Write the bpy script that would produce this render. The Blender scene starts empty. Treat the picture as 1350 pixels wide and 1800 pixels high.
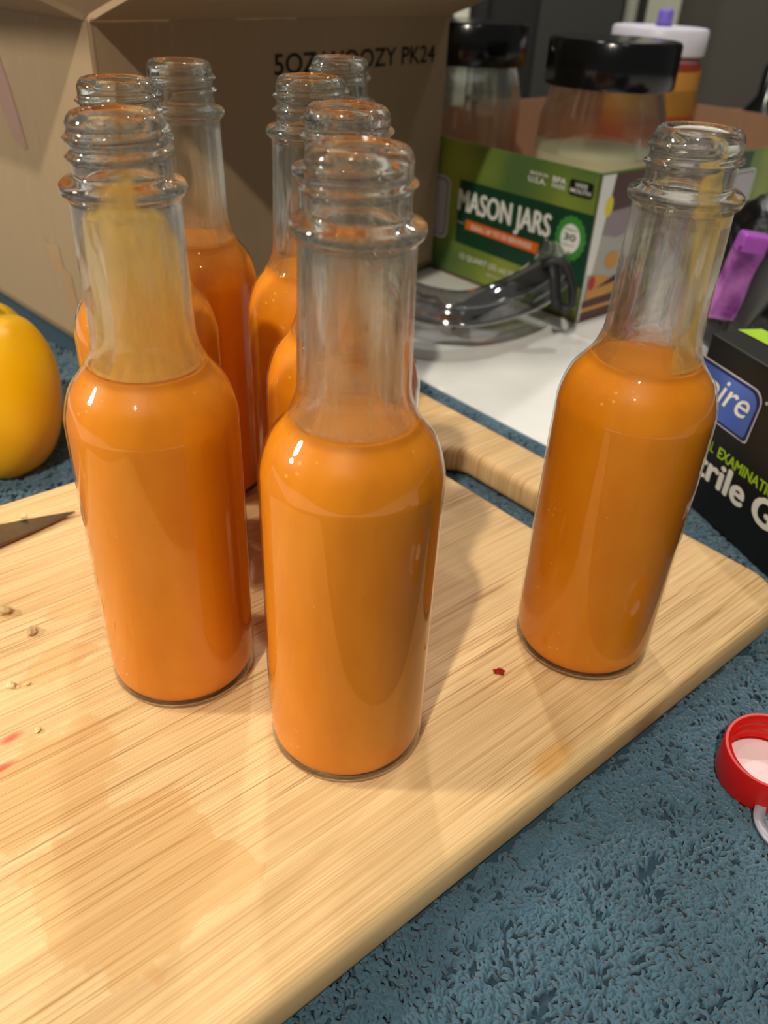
import bpy, bmesh, math, random
import numpy as np
from mathutils import Vector, Matrix
from mathutils import noise as mnoise

random.seed(7)
rng = np.random.default_rng(7)
SC = bpy.context.scene
COL = SC.collection

# ------------------------------------------------------------------ camera
PITCH, ROLL, CAMH, FPX = math.radians(33.896), math.radians(2.973), 0.19803, 1417.92
fw = Vector((0, math.cos(PITCH), -math.sin(PITCH)))
up0 = Vector((0, math.sin(PITCH), math.cos(PITCH)))
rt0 = Vector((1, 0, 0))
RT = rt0 * math.cos(ROLL) + up0 * math.sin(ROLL)
UP = -rt0 * math.sin(ROLL) + up0 * math.cos(ROLL)
cd = bpy.data.cameras.new('camera')
cam = bpy.data.objects.new('camera', cd)
COL.objects.link(cam)
M = Matrix.Identity(4)
for i in range(3):
    M[i][0], M[i][1], M[i][2] = RT[i], UP[i], -fw[i]
M[0][3], M[1][3], M[2][3] = 0, 0, CAMH
cam.matrix_world = M
cd.sensor_fit = 'VERTICAL'
cd.sensor_height = 36
cd.lens = FPX / 1800 * 36
cd.clip_start = 0.01
cd.clip_end = 60
cd.dof.use_dof = True
cd.dof.focus_distance = 0.235
cd.dof.aperture_fstop = 15.5
SC.camera = cam

# ------------------------------------------------------------------ world, lights, exposure
SC.view_settings.view_transform = 'Standard'
SC.view_settings.look = 'None'
SC.view_settings.gamma = 1
SC.view_settings.use_curve_mapping = False
SC.view_settings.exposure = 0.0
SC.cycles.transmission_bounces = 20
SC.cycles.max_bounces = 24
SC.cycles.transparent_max_bounces = 24
SC.cycles.sample_clamp_indirect = 6.0
W = bpy.data.worlds.new('world')
SC.world = W
W.use_nodes = True
W.node_tree.nodes['Background'].inputs[0].default_value = (0.90, 0.88, 0.85, 1)
W.node_tree.nodes['Background'].inputs[1].default_value = 0.10


def area(name, loc, target, size, power, color, size_y=None, shape='DISK'):
    l = bpy.data.lights.new(name, 'AREA')
    l.energy = power
    l.color = color
    l.shape = shape
    l.size = size
    if size_y:
        l.size_y = size_y
    o = bpy.data.objects.new(name, l)
    COL.objects.link(o)
    o.location = loc
    o.rotation_euler = (Vector(target) - Vector(loc)).to_track_quat('-Z', 'Y').to_euler()
    return o


area('ceiling_spotlight', (-0.32, -0.80, 1.38), (0.0, 0.22, 0.0), 0.05, 20.5, (1.0, 0.92, 0.76))
area('side_lamp', (-1.50, 0.10, 0.80), (0.0, 0.22, 0.0), 0.16, 18.5, (1.0, 0.92, 0.76))
area('trim_fill_light', (0.9, 2.0, 1.5), (0.8, 2.6, 0.2), 0.15, 5, (1.0, 0.95, 0.85))  # added fill that brightens the far white trim and back wall, no known fixture
area('ceiling_light_left', (-0.55, 0.15, 1.7), (0.0, 0.3, 0.0), 0.06, 2.5, (1.0, 0.93, 0.85))
area('ceiling_light_rear', (-0.15, 1.35, 1.8), (0.1, 0.6, 0.0), 0.07, 10, (1.0, 0.96, 0.92))
area('neck_sparkle_light', (0.35, -0.55, 1.5), (0.0, 0.3, 0.0), 0.03, 1.2, (1.0, 0.95, 0.88))  # added tiny light for more sparkle on the bottle necks
area('neck_sparkle_light', (-0.9, 0.9, 1.6), (0.0, 0.3, 0.0), 0.04, 2.0, (1.0, 0.95, 0.88))  # second added sparkle light, from the left rear
area('ceiling_light_rear_right', (0.75, 1.25, 1.8), (0.1, 0.6, 0.0), 0.07, 8, (1.0, 0.96, 0.92))

# ------------------------------------------------------------------ helpers
TH = math.radians(41.5)
U = Vector((math.cos(TH), math.sin(TH), 0))
N = Vector((-math.sin(TH), math.cos(TH), 0))
Z = Vector((0, 0, 1))
COUNTER_Z = -0.021


def project(P):
    d = np.asarray(P) - np.array([0, 0, CAMH])
    z = d @ np.array(fw)
    return np.stack([675 + FPX * (d @ np.array(RT)) / z, 900 - FPX * (d @ np.array(UP)) / z], -1), z


def link(name, me, mat=None, parent=None, smooth=False):
    o = bpy.data.objects.new(name, me)
    COL.objects.link(o)
    if mat is not None:
        me.materials.clear()
        me.materials.append(mat)
    if parent is not None:
        o.parent = parent
    if smooth:
        me.polygons.foreach_set('use_smooth', [True] * len(me.polygons))
    return o


def tag(o, label=None, cat=None, group=None, kind=None):
    if label: o['label'] = label
    if cat: o['category'] = cat
    if group: o['group'] = group
    if kind: o['kind'] = kind
    return o


def empty(name, loc, label, cat, group=None, rz=0):
    o = bpy.data.objects.new(name, None)
    COL.objects.link(o)
    o.empty_display_size = 0.01
    o.location = loc
    o.rotation_euler = (0, 0, rz)
    return tag(o, label, cat, group)


def mesh_from(verts, faces, name='m'):
    me = bpy.data.meshes.new(name)
    me.from_pydata([tuple(v) for v in verts], [], faces)
    me.update()
    return me


def bm_mesh(bm, name='m'):
    me = bpy.data.meshes.new(name)
    bm.normal_update()
    bm.to_mesh(me)
    bm.free()
    return me


def lathe(profile, seg=64, fn=None, closed=False, name='m', rmat=None):
    """profile list of (r,z); fn(r,z,theta,idx)->r. r==0 ends collapse to poles."""
    verts, faces, rows = [], [], []
    for k, (r, z) in enumerate(profile):
        if r < 1e-7:
            rows.append([len(verts)])
            verts.append((0, 0, z))
            continue
        row = []
        for i in range(seg):
            t = 2 * math.pi * i / seg
            rr = fn(r, z, t, k) if fn else r
            row.append(len(verts))
            verts.append((rr * math.cos(t), rr * math.sin(t), z))
        rows.append(row)
    pairs = list(zip(rows[:-1], rows[1:]))
    if closed:
        pairs.append((rows[-1], rows[0]))
    for a, b in pairs:
        for i in range(seg):
            j = (i + 1) % seg
            if len(a) == 1 and len(b) == 1:
                continue
            if len(a) == 1:
                faces.append((a[0], b[i], b[j])[::-1])
            elif len(b) == 1:
                faces.append((a[i], a[j], b[0]))
            else:
                faces.append((a[i], a[j], b[j], b[i]))
    return mesh_from(verts, faces, name)


def interp(pts, n_between):
    """Catmull-Rom through (r,z) pts."""
    out = []
    P = [pts[0]] + list(pts) + [pts[-1]]
    for i in range(1, len(P) - 2):
        p0, p1, p2, p3 = [Vector(p) for p in P[i - 1:i + 3]]
        for k in range(n_between):
            t = k / n_between
            q = 0.5 * ((2 * p1) + (-p0 + p2) * t + (2 * p0 - 5 * p1 + 4 * p2 - p3) * t * t + (-p0 + 3 * p1 - 3 * p2 + p3) * t ** 3)
            out.append((q.x, q.y))
    out.append(tuple(pts[-1]))
    return out


def box(bm, cx, cy, cz, sx, sy, sz, bevel=0, rot=None):
    r = bmesh.ops.create_cube(bm, size=1)
    vs = r['verts']
    bmesh.ops.scale(bm, vec=(sx, sy, sz), verts=vs)
    if bevel:
        es = list({e for v in vs for e in v.link_edges})
        rb = bmesh.ops.bevel(bm, geom=es, offset=bevel, segments=2, affect='EDGES', profile=0.5)
        vs = list({v for f in rb['faces'] for v in f.verts} | {v for v in vs if v.is_valid})
    if rot is not None:
        bmesh.ops.transform(bm, matrix=rot.to_4x4(), verts=vs)
    bmesh.ops.translate(bm, vec=(cx, cy, cz), verts=vs)
    return vs


def box_mesh(cx, cy, cz, sx, sy, sz, bevel=0, rot=None):
    bm = bmesh.new()
    box(bm, cx, cy, cz, sx, sy, sz, bevel, rot)
    return bm_mesh(bm)


def slab(quad, thick, bevel=0.0):
    """Solid from a 4-corner quad extruded by vector thick*normal."""
    q = [Vector(p) for p in quad]
    n = (q[1] - q[0]).cross(q[3] - q[0]).normalized() * thick
    v = q + [p - n for p in q]
    f = [(0, 1, 2, 3), (7, 6, 5, 4), (0, 4, 5, 1), (1, 5, 6, 2), (2, 6, 7, 3), (3, 7, 4, 0)]
    me = mesh_from(v, f)
    if bevel:
        bm = bmesh.new()
        bm.from_mesh(me)
        bmesh.ops.recalc_face_normals(bm, faces=bm.faces)
        bmesh.ops.bevel(bm, geom=bm.edges[:], offset=bevel, segments=2, affect='EDGES')
        bm.to_mesh(me)
        bm.free()
    return me


def tube(path, rad, seg=8, closed=False, flat=None):
    """tube along points; rad scalar or list; flat=(w,h) gives an elliptical strap section"""
    pts = [Vector(p) for p in path]
    n = len(pts)
    verts, faces = [], []
    prev = None
    for i, p in enumerate(pts):
        a = pts[(i - 1) % n] if (closed or i > 0) else p
        b = pts[(i + 1) % n] if (closed or i < n - 1) else p
        t = (b - a).normalized()
        ref = Z if abs(t.z) < 0.95 else Vector((1, 0, 0))
        s = t.cross(ref).normalized()
        if prev is not None and s.dot(prev) < 0:
            s = -s
        prev = s
        u = s.cross(t).normalized()
        r = rad[i] if isinstance(rad, (list, tuple)) else rad
        for k in range(seg):
            an = 2 * math.pi * k / seg
            if flat:
                v = p + s * math.cos(an) * flat[0] + u * math.sin(an) * flat[1]
            else:
                v = p + s * math.cos(an) * r + u * math.sin(an) * r
            verts.append(v)
    m = n if closed else n - 1
    for i in range(m):
        j = (i + 1) % n
        for k in range(seg):
            l = (k + 1) % seg
            faces.append((i * seg + k, i * seg + l, j * seg + l, j * seg + k))
    if not closed:
        faces.append(tuple(range(seg))[::-1])
        faces.append(tuple(range((n - 1) * seg, n * seg)))
    return mesh_from(verts, faces)


# ------------------------------------------------------------------ node helpers
def S(c):
    """sRGB 0-255 -> linear"""
    return tuple(((x / 255) / 12.92 if x / 255 <= 0.04045 else ((x / 255 + 0.055) / 1.055) ** 2.4) for x in c) + (1,)


class NT:
    def __init__(self, name):
        self.m = bpy.data.materials.new(name)
        self.m.use_nodes = True
        self.t = self.m.node_tree
        self.b = self.t.nodes['Principled BSDF']
        self.o = self.t.nodes['Material Output']

    def n(self, typ, **kw):
        nd = self.t.nodes.new(typ)
        for k, v in kw.items():
            if k.startswith('i_'):
                key = k[2:]
                key = int(key) if key.isdigit() else key.replace('_', ' ')
                self.set(nd, key, v)
            else:
                setattr(nd, k, v)
        return nd

    def set(self, nd, key, v):
        if isinstance(v, bpy.types.NodeSocket):
            self.t.links.new(v, nd.inputs[key])
        else:
            nd.inputs[key].default_value = v

    def p(self, **kw):
        for k, v in kw.items():
            self.set(self.b, k.replace('_', ' '), v)
        return self

    def obj(self):
        return self.n('ShaderNodeTexCoord').outputs['Object']

    def mapping(self, vec, scale=(1, 1, 1), loc=(0, 0, 0), rot=(0, 0, 0)):
        return self.n('ShaderNodeMapping', i_Vector=vec, i_Scale=scale, i_Location=loc, i_Rotation=rot).outputs[0]

    def noise(self, vec, scale=5, detail=3, rough=0.5, dist=0):
        return self.n('ShaderNodeTexNoise', i_Vector=vec, i_Scale=scale, i_Detail=detail, i_Roughness=rough, i_Distortion=dist).outputs[0]

    def math(self, op, a, b=0.0, c=None, clamp=False):
        nd = self.n('ShaderNodeMath', operation=op, use_clamp=clamp)
        self.set(nd, 0, a)
        self.set(nd, 1, b)
        if c is not None:
            self.set(nd, 2, c)
        return nd.outputs[0]

    def ramp(self, fac, stops):
        nd = self.n('ShaderNodeValToRGB', i_Fac=fac)
        cr = nd.color_ramp
        while len(cr.elements) < len(stops):
            cr.elements.new(0.5)
        for e, (p, c) in zip(cr.elements, stops):
            e.position = p
            e.color = c if len(c) == 4 else tuple(c) + (1,)
        return nd.outputs[0]

    def mix(self, f, a, b, blend='MIX'):
        nd = self.n('ShaderNodeMix', data_type='RGBA', blend_type=blend)
        self.set(nd, 0, f)
        self.set(nd, 6, a)
        self.set(nd, 7, b)
        return nd.outputs[2]

    def smooth(self, x, lo, hi):
        nd = self.n('ShaderNodeMapRange', interpolation_type='SMOOTHSTEP')
        self.set(nd, 0, x)
        self.set(nd, 1, lo)
        self.set(nd, 2, hi)
        return nd.outputs[0]

    def bump(self, h, strength=0.3, dist=0.001):
        o = self.n('ShaderNodeBump', i_Height=h, i_Strength=strength, i_Distance=dist).outputs[0]
        self.t.links.new(o, self.b.inputs['Normal'])
        return o

    def blob(self, vec, cx, cy, ax, ay, rot, nz, soft=0.15):
        """soft ellipse mask in object xy with a noisy outline"""
        v = self.n('ShaderNodeMapping', vector_type='TEXTURE', i_Vector=vec, i_Location=(cx, cy, 0), i_Rotation=(0, 0, rot), i_Scale=(ax, ay, 1e6)).outputs[0]
        ln = self.n('ShaderNodeVectorMath', operation='LENGTH')
        self.t.links.new(v, ln.inputs[0])
        d = self.math('ADD', ln.outputs['Value'], self.math('MULTIPLY', self.math('SUBTRACT', nz, 0.5), 1.6))
        return self.smooth(d, 1 + soft, 1 - soft)


def plain(name, col, rough=0.5, spec=0.5, **kw):
    m = NT(name)
    v = m.noise(m.obj(), 60, 3)
    c = m.mix(v, tuple(x * 0.93 for x in col[:3]) + (1,), tuple(min(1, x * 1.07) for x in col[:3]) + (1,))
    m.p(Base_Color=c, Roughness=rough, Specular_IOR_Level=spec)
    m.p(**kw)
    return m.m


# ------------------------------------------------------------------ materials
def schlick(m):
    f = m.n('ShaderNodeLayerWeight', i_Blend=0.5).outputs['Facing']
    return m.math('ADD', 0.04, m.math('MULTIPLY', m.math('POWER', f, 5.0), 0.9))


def bottle_glass_mat():
    """clear glass: thin wall reflections over the filled body, refracting in neck, finish and base"""
    m = NT('bottle_glass')
    sp = m.n('ShaderNodeSeparateXYZ')
    m.t.links.new(m.obj(), sp.inputs[0])
    zz = sp.outputs[2]
    g = m.n('ShaderNodeBsdfGlass', i_Color=(0.965, 0.975, 0.96, 1), i_Roughness=0.0, i_IOR=1.5)
    t = m.n('ShaderNodeBsdfTransparent', i_Color=(0.985, 0.985, 0.98, 1))
    mx = m.n('ShaderNodeMixShader')
    m.set(mx, 0, m.math('ADD', 0.12, m.math('MULTIPLY', m.smooth(zz, 0.153, 0.150), 0.22)))
    m.t.links.new(g.outputs[0], mx.inputs[1])
    m.t.links.new(t.outputs[0], mx.inputs[2])
    fr = schlick(m)
    gl = m.n('ShaderNodeBsdfGlossy', i_Color=(1, 1, 1, 1), i_Roughness=0.02)
    th = m.n('ShaderNodeMixShader')
    m.set(th, 0, fr)
    m.t.links.new(t.outputs[0], th.inputs[1])
    m.t.links.new(gl.outputs[0], th.inputs[2])
    body = m.math('MULTIPLY', m.smooth(zz, 0.1095, 0.1075), m.smooth(zz, 0.0015, 0.0028))
    out = m.n('ShaderNodeMixShader')
    m.set(out, 0, body)
    m.t.links.new(mx.outputs[0], out.inputs[1])
    m.t.links.new(th.outputs[0], out.inputs[2])
    m.t.links.new(out.outputs[0], m.o.inputs['Surface'])
    return m.m


def glass_mat(name, col=(0.97, 0.985, 0.98), clear=0.25, rough=0.0, ior=1.5):
    """clear glass; part of the light passes straight so thin necks do not cast solid shadows"""
    m = NT(name)
    g = m.n('ShaderNodeBsdfGlass', i_Color=col + (1,), i_Roughness=rough, i_IOR=ior)
    t = m.n('ShaderNodeBsdfTransparent', i_Color=tuple(c * 0.99 for c in col) + (1,))
    mx = m.n('ShaderNodeMixShader', i_0=clear)
    m.t.links.new(g.outputs[0], mx.inputs[1])
    m.t.links.new(t.outputs[0], mx.inputs[2])
    m.t.links.new(mx.outputs[0], m.o.inputs['Surface'])
    return m.m


def thin_clear(name, col, refl=0.25, dens=0.2, dcol=(0.3, 0.3, 0.3, 1), rough=0.08, noise_amt=0.0):
    m = NT(name)
    t = m.n('ShaderNodeBsdfTransparent', i_Color=col)
    fr = schlick(m)
    g = m.n('ShaderNodeBsdfGlossy', i_Color=(1, 1, 1, 1), i_Roughness=rough)
    d = m.n('ShaderNodeBsdfDiffuse', i_Color=dcol)
    m1 = m.n('ShaderNodeMixShader')
    f = m.math('MULTIPLY', m.noise(m.obj(), 50, 3), dens * 2) if noise_amt else dens
    m.set(m1, 0, f)
    m.t.links.new(t.outputs[0], m1.inputs[1])
    m.t.links.new(d.outputs[0], m1.inputs[2])
    m2 = m.n('ShaderNodeMixShader')
    m.set(m2, 0, m.math('ADD', fr, refl * 0.3, clamp=True))
    m.t.links.new(m1.outputs[0], m2.inputs[1])
    m.t.links.new(g.outputs[0], m2.inputs[2])
    m.t.links.new(m2.outputs[0], m.o.inputs['Surface'])
    return m.m


M_glass = bottle_glass_mat()
M_jar_glass = glass_mat('jar_glass', (0.95, 0.97, 0.955), clear=0.35)


def sauce_mat():
    m = NT('orange_pepper_sauce')
    c = m.obj()
    n1 = m.noise(m.mapping(c, (60, 60, 22)), 1, 4, 0.6)
    base = m.ramp(n1, [(0.25, S((208, 120, 8))), (0.5, S((216, 129, 13))), (0.8, S((226, 140, 22)))])
    fl = m.n('ShaderNodeTexVoronoi', i_Vector=c, i_Scale=330.0, feature='F1').outputs['Distance']
    seeds = m.math('MULTIPLY', m.smooth(fl, 0.20, 0.10), m.smooth(m.noise(c, 90, 2), 0.60, 0.68))
    base = m.mix(m.math('MULTIPLY', seeds, 0.5), base, S((255, 186, 90)))
    m.p(Base_Color=base, Roughness=0.45, Specular_IOR_Level=0.2)
    m.p(Subsurface_Weight=0.12, Subsurface_Radius=(0.8, 0.5, 0.1), Subsurface_Scale=0.003)
    return m.m


M_sauce = sauce_mat()


def smear_mat(name, col, thr, zfall, amount, ang=None, seed=0.0):
    """film of sauce left on the inside of a neck: masked by noise"""
    m = NT(name)
    c = m.obj()
    n1 = m.noise(m.mapping(c, (55, 55, 22), loc=(seed, seed * 1.7, seed)), 1, 2, 0.4, 0.6)
    n2 = m.noise(m.mapping(c, (300, 300, 60), loc=(seed, 0, 0)), 1, 3, 0.6)
    sp = m.n('ShaderNodeSeparateXYZ')
    m.t.links.new(c, sp.inputs[0])
    h = m.math('MULTIPLY', m.math('SUBTRACT', sp.outputs[2], 0.128), -zfall)
    v = m.math('ADD', n1, h)
    if ang is not None:
        dx = m.math('ADD', m.math('MULTIPLY', sp.outputs[0], math.cos(ang) * 30), m.math('MULTIPLY', sp.outputs[1], math.sin(ang) * 30))
        v = m.math('ADD', v, dx)
    mask = m.math('MULTIPLY', m.smooth(v, thr - 0.03, thr + 0.06), m.math('ADD', m.math('MULTIPLY', n2, 0.7), 0.5), clamp=True)
    mask = m.math('MULTIPLY', mask, amount)
    t = m.n('ShaderNodeBsdfTransparent')
    d = m.n('ShaderNodeBsdfDiffuse', i_Color=col)
    tr = m.n('ShaderNodeBsdfTranslucent', i_Color=col)
    m0 = m.n('ShaderNodeMixShader', i_0=0.5)
    m.t.links.new(d.outputs[0], m0.inputs[1])
    m.t.links.new(tr.outputs[0], m0.inputs[2])
    m1 = m.n('ShaderNodeMixShader', i_0=mask)
    m.t.links.new(t.outputs[0], m1.inputs[1])
    m.t.links.new(m0.outputs[0], m1.inputs[2])
    m.t.links.new(m1.outputs[0], m.o.inputs['Surface'])
    return m.m


M_smear_heavy = smear_mat('heavy_yellow_smear', S((252, 210, 112)), 0.40, 15, 0.9, ang=-1.2, seed=3.1)
M_smear_light = smear_mat('pale_orange_haze', S((240, 206, 160)), 0.56, 10, 0.40, seed=8.2)
M_smear_side = smear_mat('yellow_side_smear', S((244, 204, 100)), 0.69, 4, 0.85, ang=-0.25, seed=5.5)


def bamboo():
    m = NT('bamboo_board')
    c = m.obj()
    # lengthwise strips, fibres and pores all run along local x
    sp = m.n('ShaderNodeSeparateXYZ')
    m.t.links.new(c, sp.inputs[0])
    strip = m.n('ShaderNodeTexWhiteNoise', noise_dimensions='1D')
    m.set(strip, 'W', m.math('FLOOR', m.math('MULTIPLY', m.math('ADD', sp.outputs[1], m.math('MULTIPLY', m.noise(m.mapping(c, (2, 1, 1)), 2, 1), 0.0)), 1 / 0.021)))
    wide = m.noise(m.mapping(c, (5, 160, 4)), 1, 3, 0.5)
    fine = m.noise(m.mapping(c, (9, 900, 9)), 1, 3, 0.6)
    base = m.ramp(wide, [(0.3, S((206, 168, 116))), (0.52, S((219, 183, 131))), (0.72, S((230, 198, 148)))])
    base = m.mix(0.16, base, m.ramp(strip.outputs[0], [(0, S((196, 150, 98))), (1, S((244, 210, 152)))]))
    base = m.mix(m.smooth(fine, 0.35, 0.7), base, m.mix(0.5, base, S((246, 214, 158))))
    lines = m.noise(m.mapping(c, (14, 1300, 10)), 1, 2, 0.5)
    dens = m.noise(m.mapping(c, (6, 26, 6), loc=(2, 1, 0)), 1, 2)
    lm = m.math('MULTIPLY', m.smooth(lines, 0.58, 0.64), m.smooth(dens, 0.32, 0.52))
    base = m.mix(m.math('MULTIPLY', lm, 0.7), base, S((160, 112, 62)))
    hair = m.noise(m.mapping(c, (10, 2300, 10), loc=(5, 3, 0)), 1, 2, 0.5)
    hm = m.smooth(hair, 0.53, 0.60)
    base = m.mix(m.math('MULTIPLY', hm, 0.42), base, S((186, 140, 84)))
    # dried wet patches and drips that belong to the wood
    nz = m.noise(c, 60, 4, 0.6)
    st = m.blob(c, 0.034, 0.130, 0.024, 0.026, 0.9, nz, 0.05)
    st = m.math('MAXIMUM', st, m.blob(c, 0.052, 0.118, 0.010, 0.012, 0.3, nz, 0.05))
    st = m.math('MAXIMUM', st, m.blob(c, 0.028, 0.172, 0.024, 0.016, 0.5, nz, 0.08))
    st = m.math('MAXIMUM', st, m.blob(c, 0.050, 0.216, 0.013, 0.007, 0.2, nz, 0.08))
    st = m.math('MAXIMUM', st, m.blob(c, 0.070, 0.240, 0.014, 0.005, 0.0, nz, 0.10))
    base = m.mix(m.math('MULTIPLY', st, 0.40), base, S((206, 154, 88)), 'MIX')
    red = m.blob(c, 0.0249, 0.1934, 0.0034, 0.0014, 0.1, nz, 0.6)
    red = m.math('MAXIMUM', red, m.blob(c, 0.0190, 0.1840, 0.0040, 0.0012, 0.1, nz, 0.6))
    base = m.mix(m.math('MULTIPLY', red, 0.75), base, S((205, 70, 62)))
    yel = m.blob(c, 0.151, 0.0865, 0.010, 0.004, 0.1, nz, 0.5)
    base = m.mix(m.math('MULTIPLY', yel, 0.55), base, S((205, 140, 40)))
    rough = m.math('ADD', m.math('MULTIPLY', wide, 0.2), 0.50)
    m.p(Base_Color=base, Roughness=rough, Specular_IOR_Level=0.35)
    m.bump(m.math('ADD', m.math('MULTIPLY', lm, -1.0), m.math('MULTIPLY', fine, 0.4)), 0.35, 0.0003)
    return m.m


M_bamboo = bamboo()


def towel_mat():
    m = NT('teal_terry_cloth')
    c = m.obj()
    n1 = m.noise(c, 9, 3)
    n2 = m.noise(c, 400, 2)
    col = m.ramp(n1, [(0.3, S((46, 73, 90))), (0.7, S((64, 97, 116)))])
    col = m.mix(m.math('MULTIPLY', n2, 0.4), col, S((88, 124, 140)))
    m.p(Base_Color=col, Roughness=0.85, Specular_IOR_Level=0.2, Sheen_Weight=0.25, Sheen_Roughness=0.5)
    return m.m


M_towel = towel_mat()


def quartz():
    m = NT('white_quartz')
    c = m.obj()
    v = m.ramp(m.noise(c, 14, 5, 0.6), [(0.3, S((226, 226, 222))), (0.7, S((238, 238, 235)))])
    f = m.smooth(m.noise(c, 260, 2), 0.68, 0.74)
    m.p(Base_Color=m.mix(m.math('MULTIPLY', f, 0.2), v, S((190, 190, 188))), Roughness=0.12, Specular_IOR_Level=0.5)
    return m.m


M_quartz = quartz()


def kraft(name, a, b):
    m = NT(name)
    c = m.obj()
    sp = m.n('ShaderNodeSeparateXYZ')
    m.t.links.new(c, sp.inputs[0])
    w = m.noise(m.mapping(c, (220, 220, 3)), 1, 2)
    n2 = m.noise(c, 500, 3)
    col = m.mix(w, a, b)
    col = m.mix(m.math('MULTIPLY', n2, 0.25), col, tuple(x * 0.7 for x in a[:3]) + (1,))
    m.p(Base_Color=col, Roughness=0.8, Specular_IOR_Level=0.2)
    m.bump(w, 0.15, 0.0004)
    return m.m


M_kraft = kraft('kraft_cardboard', S((152, 130, 102)), S((164, 141, 112)))
M_kraft_edge = kraft('kraft_edge', S((196, 164, 128)), S((206, 176, 140)))
M_kraft_red = kraft('tray_inner_cardboard', S((156, 122, 96)), S((170, 134, 106)))
M_ink = plain('black_ink', S((26, 24, 22)), 0.7, 0.2)


# ------------------------------------------------------------------ flat print helpers
def face_matrix(P0, X, nrm_off=0.0004):
    X = Vector(X).normalized()
    Nn = X.cross(Z).normalized()
    m = Matrix.Identity(4)
    for i in range(3):
        m[i][0], m[i][1], m[i][2] = X[i], Z[i], Nn[i]
    P = Vector(P0) + Nn * nrm_off
    for i in range(3):
        m[i][3] = P[i]
    return m


def text_mesh(body, x0, y0, w, h, shear=0.0, bold=0.0, spacing=1.0, z=0.0, dup=0.0):
    cu = bpy.data.curves.new('t', 'FONT')
    cu.body = body
    cu.size = 1
    cu.extrude = 0
    cu.offset = bold
    cu.space_character = spacing
    cu.shear = shear
    cu.resolution_u = 4
    ob = bpy.data.objects.new('t', cu)
    COL.objects.link(ob)
    dg = bpy.context.evaluated_depsgraph_get()
    dg.update()
    me = bpy.data.meshes.new_from_object(ob.evaluated_get(dg))
    bpy.data.objects.remove(ob)
    bpy.data.curves.remove(cu)
    co = np.zeros(len(me.vertices) * 3, dtype=np.float32)
    me.vertices.foreach_get('co', co)
    co = co.reshape(-1, 3)
    mn, mx = co.min(0), co.max(0)
    co[:, 0] = (co[:, 0] - mn[0]) / (mx[0] - mn[0]) * w + x0
    co[:, 1] = (co[:, 1] - mn[1]) / (mx[1] - mn[1]) * h + y0
    co[:, 2] = z
    me.vertices.foreach_set('co', co.reshape(-1))
    me.update()
    if dup:
        bm = bmesh.new()
        for k, (dx, dy) in enumerate(((0, 0), (dup, 0), (-dup, 0), (0, dup * 0.6), (0, -dup * 0.6))):
            n0 = len(bm.verts)
            bm.from_mesh(me)
            bm.verts.ensure_lookup_table()
            bmesh.ops.translate(bm, vec=(dx, dy, k * 0.00001), verts=bm.verts[n0:])
        bm.to_mesh(me)
        bm.free()
    return me


def poly_mesh(pts, z=0.0):
    return mesh_from([(x, y, z) for x, y in pts], [tuple(range(len(pts)))])


def rrect(x0, y0, x1, y1, r, n=6, skip=()):
    pts = []
    for k, (cx, cy, a0) in enumerate([(x1 - r, y0 + r, -90), (x1 - r, y1 - r, 0), (x0 + r, y1 - r, 90), (x0 + r, y0 + r, 180)]):
        for i in range(n + 1):
            a = math.radians(a0 + 90 * i / n)
            pts.append((cx + r * math.cos(a), cy + r * math.sin(a)))
    return pts


def ellipse(cx, cy, a, b, n=32, wav=0, k=0, rot=0):
    out = []
    for i in range(n):
        t = 2 * math.pi * i / n
        q = 1 + wav * math.cos(k * t)
        x, y = a * q * math.cos(t), b * q * math.sin(t)
        out.append((cx + x * math.cos(rot) - y * math.sin(rot), cy + x * math.sin(rot) + y * math.cos(rot)))
    return out


def decal(name, me, mat, parent, fm):
    o = link(name, me, mat, parent)
    o.matrix_local = parent.matrix_world.inverted() @ fm if parent is not None else fm
    return o


# ------------------------------------------------------------------ setting: countertop, walls
ct = link('countertop', slab([(-1.0, -0.5, COUNTER_Z), (1.5, -0.5, COUNTER_Z), (1.5, 1.35, COUNTER_Z), (-1.0, 1.35, COUNTER_Z)], 0.03, 0.003), M_quartz)
tag(ct, 'glossy white quartz countertop under the towel and boxes', 'countertop')

M_wall = plain('dim_grey_wall', S((92, 88, 80)), 0.85)
M_dark = plain('black_cabinet', S((24, 24, 22)), 0.6)
M_panel = plain('dark_olive_panel', S((52, 54, 48)), 0.6)
M_white = plain('off_white_paint', S((232, 232, 212)), 0.6)
M_floor = plain('dim_floor', S((70, 62, 54)), 0.7)
BW = 2.6
o = link('wall_back', slab([(-2.5, BW, -0.9), (4.0, BW, -0.9), (4.0, BW, 1.8), (-2.5, BW, 1.8)], 0.05), M_wall)
tag(o, kind='structure')
o = link('floor', slab([(-2.5, -1.5, -0.9), (4.0, -1.5, -0.9), (4.0, BW, -0.9), (-2.5, BW, -0.9)], 0.05), M_floor)
tag(o, kind='structure')


def at_y(px, py, Y):
    d = fw + RT * ((px - 675) / FPX) - UP * ((py - 900) / FPX)
    t = Y / d.y
    return Vector((0, 0, CAMH)) + d * t


# tall dark cabinet against the back wall, with two doors
xa, xb, xc = at_y(600, 60, BW - .35).x, at_y(935, 60, BW - .35).x, at_y(1092, 60, BW - .35).x
cab = empty('tall_cabinet', ((xa + xc) / 2, BW - .2, -0.9), 'tall dark cabinet far behind the black-lidded jars', 'cabinet')
link('body', box_mesh(0, 0, 1.1, xc - xa, 0.30, 2.2, 0.004), M_dark, cab)
link('door', box_mesh((xb + xc) / 2 - (xa + xc) / 2, -0.16, 1.1, xc - xb - 0.02, 0.02, 2.16, 0.003), M_panel, cab)
link('door', box_mesh((xa + xb) / 2 - (xa + xc) / 2 - 0.03, -0.16, 1.1, xb - xa - 0.16, 0.02, 2.16, 0.003), M_dark, cab)
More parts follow.
